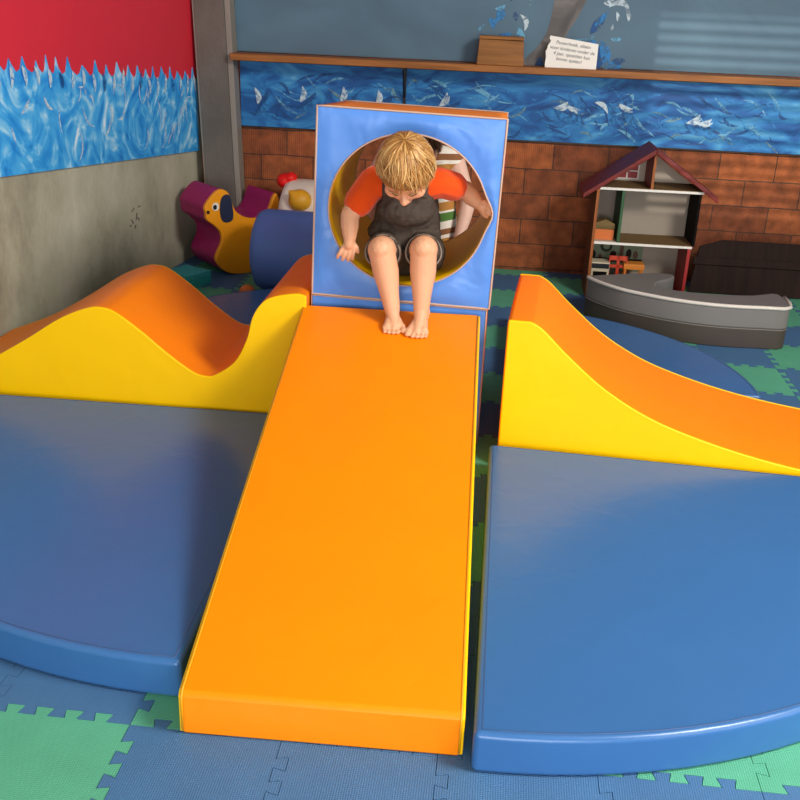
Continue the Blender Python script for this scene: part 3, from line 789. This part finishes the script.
t = hr('toy_table', (.235, .10, .0121), 'tiny orange toy table beside the red toy chairs in the dollhouse', 'toy')
box('table_top', (-.055, -.04, .14), (.055, .04, .17), mat('orange_toy_table', 'd9822a', .5), t, .002)
for sx in (-1, 1):
    for sy in (-1, 1): box('leg', (sx*.045-.005, sy*.032-.005, 0), (sx*.045+.005, sy*.032+.005, .141), mat('orange_toy_table', 'd9822a', .5), t)
db = root('wooden_board', (1.145, 5.46, 0), 0, 'dark brown board leaning on the wall right of the dollhouse', 'board', rx=math.radians(-14))
o = prism('panel', [(-.06, .004), (.55, .004), (.55, .30), (.10, .30), (-.02, .26)], 0, .018, 'XZ', DARKBOARD, db, .003, 2)
o = box('batten', (-.05, -.014, .16), (.54, 0, .2), DARKBOARD, db, .002)

# ------------------------------------------------------------------ the sitting child
ch = root('person', (-.30, 3.36, .56), 0, 'blond child in red shirt and dark dungarees sitting in the round tunnel hole', 'person')
CO = V(ch.location)
def P(*a): return V(a)-CO
hc = P(-.288, 3.015, .985)
fd = V((.03, -.62, -.785)).normalized(); rt_ = V((1, .02, .02)); rt_ = (rt_-fd*rt_.dot(fd)).normalized(); ud = rt_.cross(fd)
if ud.z < 0: ud = -ud
HMx = Matrix((rt_, fd, ud)).transposed()         # head frame: x right, y face, z crown
def hp(x, y, z): return hc+HMx @ V((x, y, z))
hipL, hipR = P(-.35, 3.34, .645), P(-.245, 3.345, .645)
kneL, kneR = P(-.364, 3.105, .706), P(-.228, 3.105, .716)
ankL, ankR = P(-.320, 3.075, .524), P(-.224, 3.078, .526)
shL, shR = P(-.408, 3.215, .905), P(-.192, 3.225, .910)
elL, wrL = P(-.478, 3.168, .800), P(-.474, 3.146, .730)
elR, wrR = P(-.112, 3.285, .880), P(-.068, 3.245, .848)
body = bmesh.new()
# trunk, neck
chain(body, [P(-.297, 3.35, .665), P(-.297, 3.31, .76), P(-.297, 3.25, .85), P(-.297, 3.21, .905)], [.09, .088, .082, .06])
for a, b in ((shL, .042), (shR, .042)): capsule(body, P(-.297, 3.215, .895), .055, a, b)
chain(body, [P(-.297, 3.195, .91), hp(0, -.03, -.05)], [.045, .042])
# skull and face
ball(body, hc, (.079, .088, .084), 3, HMx)
ball(body, hp(0, .018, -.035), (.064, .07, .055), 3, HMx)
for s in (-1, 1): ball(body, hp(s*.036, .052, -.04), (.028, .026, .026), 2, HMx)
ball(body, hp(0, .062, -.077), (.022, .02, .017), 2, HMx)
capsule(body, hp(0, .083, -.018), .0075, hp(0, .098, -.038), .0105)
for s in (-1, 1): ball(body, hp(s*.008, .093, -.042), .0065, 2)
ball(body, hp(0, .083, -.058), (.017, .01, .008), 2, HMx)
for s in (-1, 1): ball(body, hp(s*.080, -.008, -.022), (.008, .017, .024), 2, HMx)
# legs
for hip, kn, an in ((hipL, kneL, ankL), (hipR, kneR, ankR)):
    chain(body, [hip, hip.lerp(kn, .5), kn], [.064, .056, .045], 3)
    mid = kn.lerp(an, .38)+V((0, .010, 0)); low = kn.lerp(an, .75)+V((0, .003, 0))
    chain(body, [kn, mid, low, an], [.0435, .043, .0315, .0265], 3)
    ball(body, kn+V((0, -.014, .006)), .036, 2)
# feet on the slide (slope plane)
sA = math.atan2(.492-.108, L-.012)
def slz(Y): return .108+(Y-1.644)*math.tan(sA)
def foot(bm, an, heel_xy, toe_xy, sgn, K=1.22):
    hx, hy = heel_xy; tx, ty = toe_xy
    h = P(hx, hy, slz(hy)+.024); t = P(tx, ty, slz(ty)+.0155)
    chain(bm, [an, h+V((0, -.004, .012)), h], [.0255, .026, .023])
    m = h.lerp(t, .5)+V((0, 0, .010))
    chain(bm, [an, m, t], [.025, .021, .0145])
    d = (t-h); d.z = 0; d.normalize(); sd = V((d.y, -d.x, 0))      # sd: to viewer-left when the foot points at us
    a, b = t+sd*.019*K*.9, t-sd*.019*K*.9
    capsule(bm, h.lerp(t, .25), .023, a-d*.008, .0145); capsule(bm, h.lerp(t, .25), .023, b-d*.008, .0135)
    capsule(bm, a-d*.006, .0145, b-d*.006, .0135)
    # toes: big toe on the inner side
    offs = [(.0225, .0100, .012), (.0075, .0074, .016), (-.0045, .0070, .0145), (-.016, .0066, .011), (-.0265, .0062, .005)]
    for o_, r_, l_ in offs:
        q = t+sd*(o_*sgn*K)
        q0 = q-d*.004; q1 = q+d*(l_-.002)+V((0, 0, .001)); q2 = q+d*(l_+.009)
        for qq, rr in ((q1, r_*1.06), (q2, r_*1.06)):
            wy = (qq+CO).y; qq.z = slz(wy)+rr+.001-CO.z
        chain(bm, [q0, q1, q2], [r_*1.12, r_*.95, r_*1.05], 1)
foot(body, ankL, (-.320, 3.092), (-.306, 3.032), -1)
foot(body, ankR, (-.220, 3.094), (-.230, 3.018), 1)
# arms
for s_, e_, w_ in ((shL, elL, wrL), (shR, elR, wrR)):
    chain(body, [s_, s_.lerp(e_, .5), e_, e_.lerp(w_, .45), w_], [.040, .036, .031, .031, .022])
def finger(bm, pts, r): chain(bm, pts, [r*1.08, r, r*.95, r*.85][:len(pts)], 1)
# viewer-left hand: back of the hand to us, fingers draped down over the blue face
hd = V((-.012, -.010, -1)).normalized()
pl = wrL+V((-.001, -.006, -.022))
chain(body, [wrL, pl], [.020, .019])
for k, o_ in enumerate((-.019, -.0065, .006, .0175)):
    kn_ = pl+V((o_, -.001, -.009)); ball(body, kn_, .0088, 2)
    ln = (.85, 1.0, 1.02, .9)[k]
    finger(body, [kn_, kn_+V((-.005+o_*.2, -.005, -.019*ln)), kn_+V((-.010+o_*.35, -.002, -.034*ln)), kn_+V((-.012+o_*.4, .004, -.045*ln))], .0074)
    capsule(body, pl, .015, kn_, .0085)
finger(body, [pl+V((.015, .004, .004)), pl+V((.026, .002, -.010)), pl+V((.029, .005, -.024))], .0078)
# viewer-right hand gripping the rim from inside
pr = wrR+V((.016, -.012, -.010))
chain(body, [wrR, pr], [.020, .018])
for k, o_ in enumerate((.018, .006, -.006, -.017)):
    kn_ = pr+V((.006, -.004, o_)); ball(body, kn_, .0085, 2)
    capsule(body, pr, .014, kn_, .0085)
    finger(body, [kn_, kn_+V((.013, -.012, -.002)), kn_+V((.024, -.013, -.004)), kn_+V((.030, -.005, -.005))], .0068)
finger(body, [pr+V((-.004, .002, -.014)), pr+V((.008, -.006, -.026)), pr+V((.018, -.009, -.03))], .0075)
fuse(body, 'body', SKIN, ch, .0028, 4, .5)
# face details
for s in (-1, 1):
    bm = bmesh.new(); bm_tube(bm, [hp(s*x, y, z) for x, y, z in ((.018, .083, -.022), (.027, .081, -.025), (.038, .075, -.023))], .0016, 6); fin(bm, 'eyelid', mat('lash_brown', '6b4630', .7), ch)
    bm = bmesh.new(); bm_tube(bm, [hp(s*x, y, z) for x, y, z in ((.014, .090, -.004), (.028, .088, .0), (.044, .078, -.004))], .0022, 6); fin(bm, 'eyebrow', mat('brow_blond', 'b08a58', .8), ch)
bm = bmesh.new(); bm_tube(bm, [hp(x, y, z) for x, y, z in ((-.015, .086, -.059), (-.006, .0925, -.0575), (0, .093, -.0585), (.006, .0925, -.0575), (.015, .086, -.059))], .003, 6, radii=[.001, .003, .0028, .003, .001]); fin(bm, 'mouth', LIP, ch)

# shirt
bm = bmesh.new()
chain(bm, [P(-.297, 3.33, .72), P(-.297, 3.30, .77), P(-.297, 3.25, .85), P(-.297, 3.215, .902)], [.092, .091, .087, .068])
for sh_, e_, f_ in ((shL, elL, .64), (shR, elR, .50)):
    capsule(bm, P(-.297, 3.22, .895), .064, sh_, .050)
    chain(bm, [sh_, sh_.lerp(e_, .4), sh_.lerp(e_, f_)], [.050, .050, .049])
o = fuse(bm, 'shirt', SHIRT, ch, .0035, 5, .5)
nk = P(-.297, 3.185, .935); nd = V((0, -.45, .9)).normalized()
a1 = V((1, 0, 0)); a2 = nd.cross(a1)
bm = bmesh.new(); bm_tube(bm, [nk+(a1*math.cos(2*PI*k/24)*.052+a2*math.sin(2*PI*k/24)*.048) for k in range(24)], .006, 8, True); fin(bm, 'collar', SHIRT, ch)

# dungarees: bib, seat and short legs
bm = bmesh.new()
chain(bm, [P(-.303, 3.355, .672), P(-.304, 3.305, .745), P(-.300, 3.255, .820)], [.116, .118, .106])
ball(bm, P(-.306, 3.26, .735), (.125, .09, .06), 3)
ball(bm, P(-.297, 3.205, .862), (.088, .075, .056), 3); ball(bm, P(-.297, 3.19, .82), (.095, .078, .05), 3)
for hip, kn in ((hipL, kneL), (hipR, kneR)):
    chain(bm, [hip, hip.lerp(kn, .45), hip.lerp(kn, .80)], [.078, .069, .060])
o = fuse(bm, 'dungarees', DUNG, ch, .0035, 4, .5)
tex = bpy.data.textures.new('cloth_folds', 'CLOUDS'); tex.noise_scale = .032
dm = o.modifiers.new('folds', 'DISPLACE'); dm.texture = tex; dm.strength = .015; dm.mid_level = .5; dm.texture_coords = 'LOCAL'
# straps
for s, sx in ((-1, -.352), (1, -.243)):
    bm = bmesh.new()
    pts = spline([P(sx+s*.004, 3.120, .875), P(sx+s*.006, 3.130, .905), P(sx+s*.008, 3.165, .945), P(sx+s*.004, 3.215, .966), P(sx+s*-.01, 3.28, .94), P(sx+s*-.02, 3.325, .87)], 5)
    vs = []
    for q in pts:
        q = V(q); vs.append([bm.verts.new(q+V((dx, 0, dz))) for dx, dz in ((-.013, .0), (.013, .0), (.013, .006), (-.013, .006))])
    for a, b in zip(vs, vs[1:]):
        for k in range(4): bm.faces.new([a[k], a[(k+1) % 4], b[(k+1) % 4], b[k]])
    bm.faces.new(vs[0]); bm.faces.new(vs[-1])
    fin(bm, 'strap', DUNG, ch)
# grey turned-up cuffs
for hip, kn in ((hipL, kneL), (hipR, kneR)):
    ax = (kn-hip).normalized(); c0 = hip.lerp(kn, .80); n1 = ax.cross(V((0, 0, 1))).normalized(); n2 = ax.cross(n1)
    bm = bmesh.new(); rings = []
    for t, r_ in ((0, .057), (0, .062), (.028, .059), (.028, .0555), (.004, .053)):
        rings.append([bm.verts.new(c0+ax*t+(n1*math.cos(2*PI*k/32)+n2*math.sin(2*PI*k/32)*.94)*r_*(1+.02*math.sin(3*2*PI*k/32)) + V((0, 0, -.006))) for k in range(32)])
    for i in range(5):
        a, b = rings[i], rings[(i+1) % 5]
        for k in range(32): bm.faces.new([a[k], a[(k+1) % 32], b[(k+1) % 32], b[k]])
    o = fin(bm, 'cuff', CUFF, ch); o['label'] = 'grey turned up trouser cuff'

# hair: cap plus overlapping locks falling from the crown
def hair_mat(name, c1, c2, c3):
    m, nt, b = new_mat(name); b.inputs['Roughness'].default_value = .42; b.inputs['Specular IOR Level'].default_value = .45
    at = N(nt, 'ShaderNodeAttribute', attribute_name='tone')
    r = N(nt, 'ShaderNodeValToRGB'); e = r.color_ramp.elements; e.new(.5)
    for i, (p, c) in enumerate([(.0, c1), (.5, c2), (1, c3)]): e[i].position = p; e[i].color = lin(c)
    nt.links.new(at.outputs['Fac'], r.inputs[0]); nt.links.new(r.outputs[0], b.inputs['Base Color'])
    return m
HAIR = hair_mat('blond_hair', '5f3c1a', 'a87438', 'e6bf7c')
def make_hair(parent, m, hpf, n_locks, seed, rx=.086, ry=.095, rz=.091, fringe=True, lop=False):
    rg = random.Random(seed)
    bm = bmesh.new(); tone = bm.verts.layers.float.new('tone')
    # cap
    nu, nv = 40, 14; crown = math.radians(18); rows = []
    def surf(th, ph, k=1.0):
        """th from the crown outwards, ph around; ph=0 towards the face"""
        x, y, z = math.sin(th)*math.sin(ph), math.sin(th)*math.cos(ph), math.cos(th)
        y, z = y*math.cos(crown)-z*math.sin(crown), z*math.cos(crown)+y*math.sin(crown)
        return hpf(x*rx*k, y*ry*k, z*rz*k)
    def reach(ph):
        c = math.cos(ph)
        if lop and -1.75 < ph < -.15: return math.radians(92-27*math.sin((ph+.15)/-1.6*PI))
        return math.radians(96+10*(1-c)/2*1.9) if c < .35 else math.radians(92)
    for j in range(nv+1):
        rows.append([])
        for i in range(nu):
            ph = 2*PI*i/nu; th = max(.02, reach(ph)*j/nv)
            v = bm.verts.new(surf(th, ph, .985)); v[tone] = .25; rows[-1].append(v)
    for a, b in zip(rows, rows[1:]):
        for i in range(nu): bm.faces.new([a[i], a[(i+1) % nu], b[(i+1) % nu], b[i]])
    # locks: flat tapering ribbons with a ridge
    for q in range(n_locks):
        ph = rg.uniform(-PI, PI); t0 = rg.uniform(.03, .9)**1.3*1.2; ln = rg.uniform(.55, 1.0)
        t1 = min(t0+ln, reach(ph)*rg.uniform(.98, 1.12)); 
        if fringe and -1.3 < ph < 1.5: t1 = min(t0+ln, math.radians(rg.uniform(90, 110)+(17*math.sin(ph*1.2-.1) if ph > -.25 else -8-24*math.sin((ph+.25)/-1.2*PI) if ph > -1.45 else 0)))
        if t1-t0 < .25: t0 = t1-.35
        w = rg.uniform(.0018, .0046); lift = rg.uniform(1.0, 1.075); sw = rg.uniform(-.3, .3)+.16; tn = min(1, max(0, rg.gauss(.52, .17)))
        prev = None; K = 7
        for k in range(K+1):
            s = k/K; th = t0+(t1-t0)*s; p_ = ph+sw*s*s+.03*math.sin(6*s+q)
            c = surf(th, p_, lift+.012*math.sin(PI*s)); c2 = surf(th, p_+.02, lift+.012*math.sin(PI*s))
            side = (c2-c)
            if side.length < 1e-6: side = V((1, 0, 0))
            side.normalize(); nrm = (c-hpf(0, 0, 0)).normalized()
            ww = w*(1-.85*s**2.2)*(min(1, .35+s*3))
            a = [bm.verts.new(c-side*ww), bm.verts.new(c+nrm*ww*.55), bm.verts.new(c+side*ww), bm.verts.new(c-nrm*ww*.3)]
            for v in a: v[tone] = min(1, max(0, tn+(s-.45)*.35))
            if prev:
                for i in range(4): bm.faces.new([prev[i], prev[(i+1) % 4], a[(i+1) % 4], a[i]])
            prev = a
    return fin(bm, 'hair', m, parent)
make_hair(ch, HAIR, hp, 2200, 4, .086, .098, .102, True, True)

# ------------------------------------------------------------------ the second child behind the tunnel
c2 = root('person', (-.335, 4.14, 0), 0, 'child in a striped top standing behind the tunnel with bare arms hanging', 'person'); c2.scale = (1.1, 1.1, 1.1)
B = bmesh.new()
TB = math.radians(28)
def h2(x, y, z): return V((x, -(y*math.cos(TB)+z*math.sin(TB)), z*math.cos(TB)-y*math.sin(TB)))+V((0, -.085, .838))
for s in (-1, 1):
    chain(B, [V((s*.06, 0, .46)), V((s*.065, -.01, .26)), V((s*.065, .01, .055))], [.062, .043, .028])
    chain(B, [V((s*.065, .015, .032)), V((s*.075, -.05, .026)), V((s*.08, -.10, .02))], [.03, .027, .02])
    for k in range(5): chain(B, [V((s*(.062+k*.0095), -.10, .017)), V((s*(.062+k*.0098), -.122+k*.004, .012))], [.009, .0075-.0005*k], 1)
chain(B, [V((0, 0, .47)), V((0, .005, .6)), V((0, 0, .72)), V((0, 0, .79))], [.095, .088, .09, .06])
for s in (-1, 1): capsule(B, V((0, 0, .775)), .055, V((s*.125, 0, .765)), .04)
chain(B, [V((0, 0, .77)), V((0, -.06, .82))], [.044, .042])
ball(B, h2(0, 0, 0), (.076, .088, .094), 3); ball(B, h2(0, .03, -.055), (.055, .055, .045), 3)
capsule(B, h2(0, .085, .0), .008, h2(0, .098, -.02), .011)
for s in (-1, 1): ball(B, h2(s*.077, -.005, -.012), (.009, .018, .026), 2)
# arm nearest the rim bends a little outwards, the other hangs
aR = [V((.13, 0, .765)), V((.160, -.035, .70)), V((.192, -.045, .635)), V((.182, -.06, .575)), V((.165, -.085, .50))]
aL = [V((-.13, 0, .765)), V((-.165, .0, .70)), V((-.185, .0, .625)), V((-.185, -.02, .56)), V((-.18, -.04, .49))]
for A in (aR, aL):
    chain(B, A, [.04, .035, .030, .028, .02])
    w_ = A[-1]; d_ = (A[-1]-A[-2]).normalized(); pm = w_+d_*.03
    capsule(B, w_, .019, pm, .021)
    for k in range(4):
        o_ = V((0, -.018+.012*k, 0)); q = pm+d_*.012+o_
        chain(B, [q, q+d_*.02+V((0, 0, 0)), q+d_*(.034+.004*(k in (1, 2)))+V((-.004, 0, 0))], [.0085, .0078, .007], 1)
    chain(B, [pm+V((0, -.016, .008)), pm+d_*.014+V((0, -.03, 0)), pm+d_*.03+V((0, -.032, 0))], [.0095, .0085, .0075], 1)
fuse(B, 'body', SKIN2, c2, .004, 4)
for s in (-1, 1):
    bm = bmesh.new(); ball(bm, h2(s*.03, .079, .006), (.011, .006, .008), 2); e_ = fin(bm, 'eye', WHITE, c2)
    bm = bmesh.new(); ball(bm, h2(s*.03, .0845, .006), (.0055, .002, .0055), 2); fin(bm, 'iris', mat('brown_iris', '3b2618', .3), e_)
    bm = bmesh.new(); bm_tube(bm, [h2(s*x, y, z) for x, y, z in ((.015, .088, .024), (.03, .086, .03), (.045, .076, .026))], .0025, 6); fin(bm, 'eyebrow', mat('brow_brown', '5a3c26', .8), c2)
bm = bmesh.new(); bm_tube(bm, [h2(x, y, z) for x, y, z in ((-.018, .078, -.05), (0, .087, -.052), (.018, .078, -.05))], .0035, 6); fin(bm, 'mouth', LIP, c2)
STRP = stripes_mat('striped_jersey', [(0, 'efe6d8'), (.13, '4f7a34'), (.36, 'efe6d8'), (.42, 'b9803c'), (.66, 'efe6d8'), (.76, '8a5a36'), (.92, 'efe6d8')], .135)
bm = bmesh.new()
chain(bm, [V((.018, 0, .43)), V((.018, .005, .55)), V((.012, 0, .70)), V((0, 0, .785))], [.140, .135, .124, .075])
for s in (-1, 1): capsule(bm, V((0, 0, .77)), .066, V((s*.118, 0, .768)), .051)
fuse(bm, 'striped_top', STRP, c2, .005, 4)
bm = bmesh.new(); chain(bm, [V((0, 0, .42)), V((0, 0, .46))], [.104, .104])
for s in (-1, 1): chain(bm, [V((s*.06, 0, .42)), V((s*.065, -.005, .27))], [.075, .062])
fuse(bm, 'shorts', mat('navy_shorts', '27304a', .9, .1), c2, .005, 3)
make_hair(c2, hair_mat('brown_hair', '3a2617', '5b3d24', '7c5a38'), h2, 420, 9, .085, .097, .102)

# ------------------------------------------------------------------ light
w = bpy.data.worlds.new('world'); S.world = w; w.use_nodes = True
bg = w.node_tree.nodes['Background']; bg.inputs[0].default_value = (.95, .97, 1, 1); bg.inputs[1].default_value = .4
def area(name, loc, target, sx, sy, power, col=(1, 1, 1)):
    l = bpy.data.lights.new(name, 'AREA'); l.shape = 'RECTANGLE'; l.size = sx; l.size_y = sy; l.energy = power; l.color = col
    o = bpy.data.objects.new(name, l); COL.objects.link(o); o.location = loc
    o.rotation_euler = (V(target)-V(loc)).to_track_quat('-Z', 'Y').to_euler(); return o
area('roof_window', (2.3, 1.3, 3.1), (-.4, 2.7, .4), 1.1, 1.1, 190, (1, .97, .92))
area('gate_daylight', (2.9, .2, 1.5), (-.5, 2.9, .4), 2.2, 2.0, 40, (1, .98, .95))
area('front_sky', (.3, -2.1, 1.0), (-.4, 2.6, .4), 2.8, 1.6, 122, (.97, .98, 1))
sun = bpy.data.lights.new('window_sun', 'SPOT'); so = bpy.data.objects.new('window_sun', sun); COL.objects.link(so)
so.location = (2.5, -16, 4.5); so.rotation_euler = (V((1.22, 5.7, .95))-V(so.location)).to_track_quat('-Z', 'Y').to_euler()
sun.energy = 9000; sun.spot_size = math.radians(4.5); sun.shadow_soft_size = .03; sun.spot_blend = .5; sun.color = (1, .95, .88)

S.view_settings.view_transform = 'Standard'; S.view_settings.look = 'None'; S.view_settings.gamma = 1; S.view_settings.use_curve_mapping = False
S.view_settings.exposure = 0.1
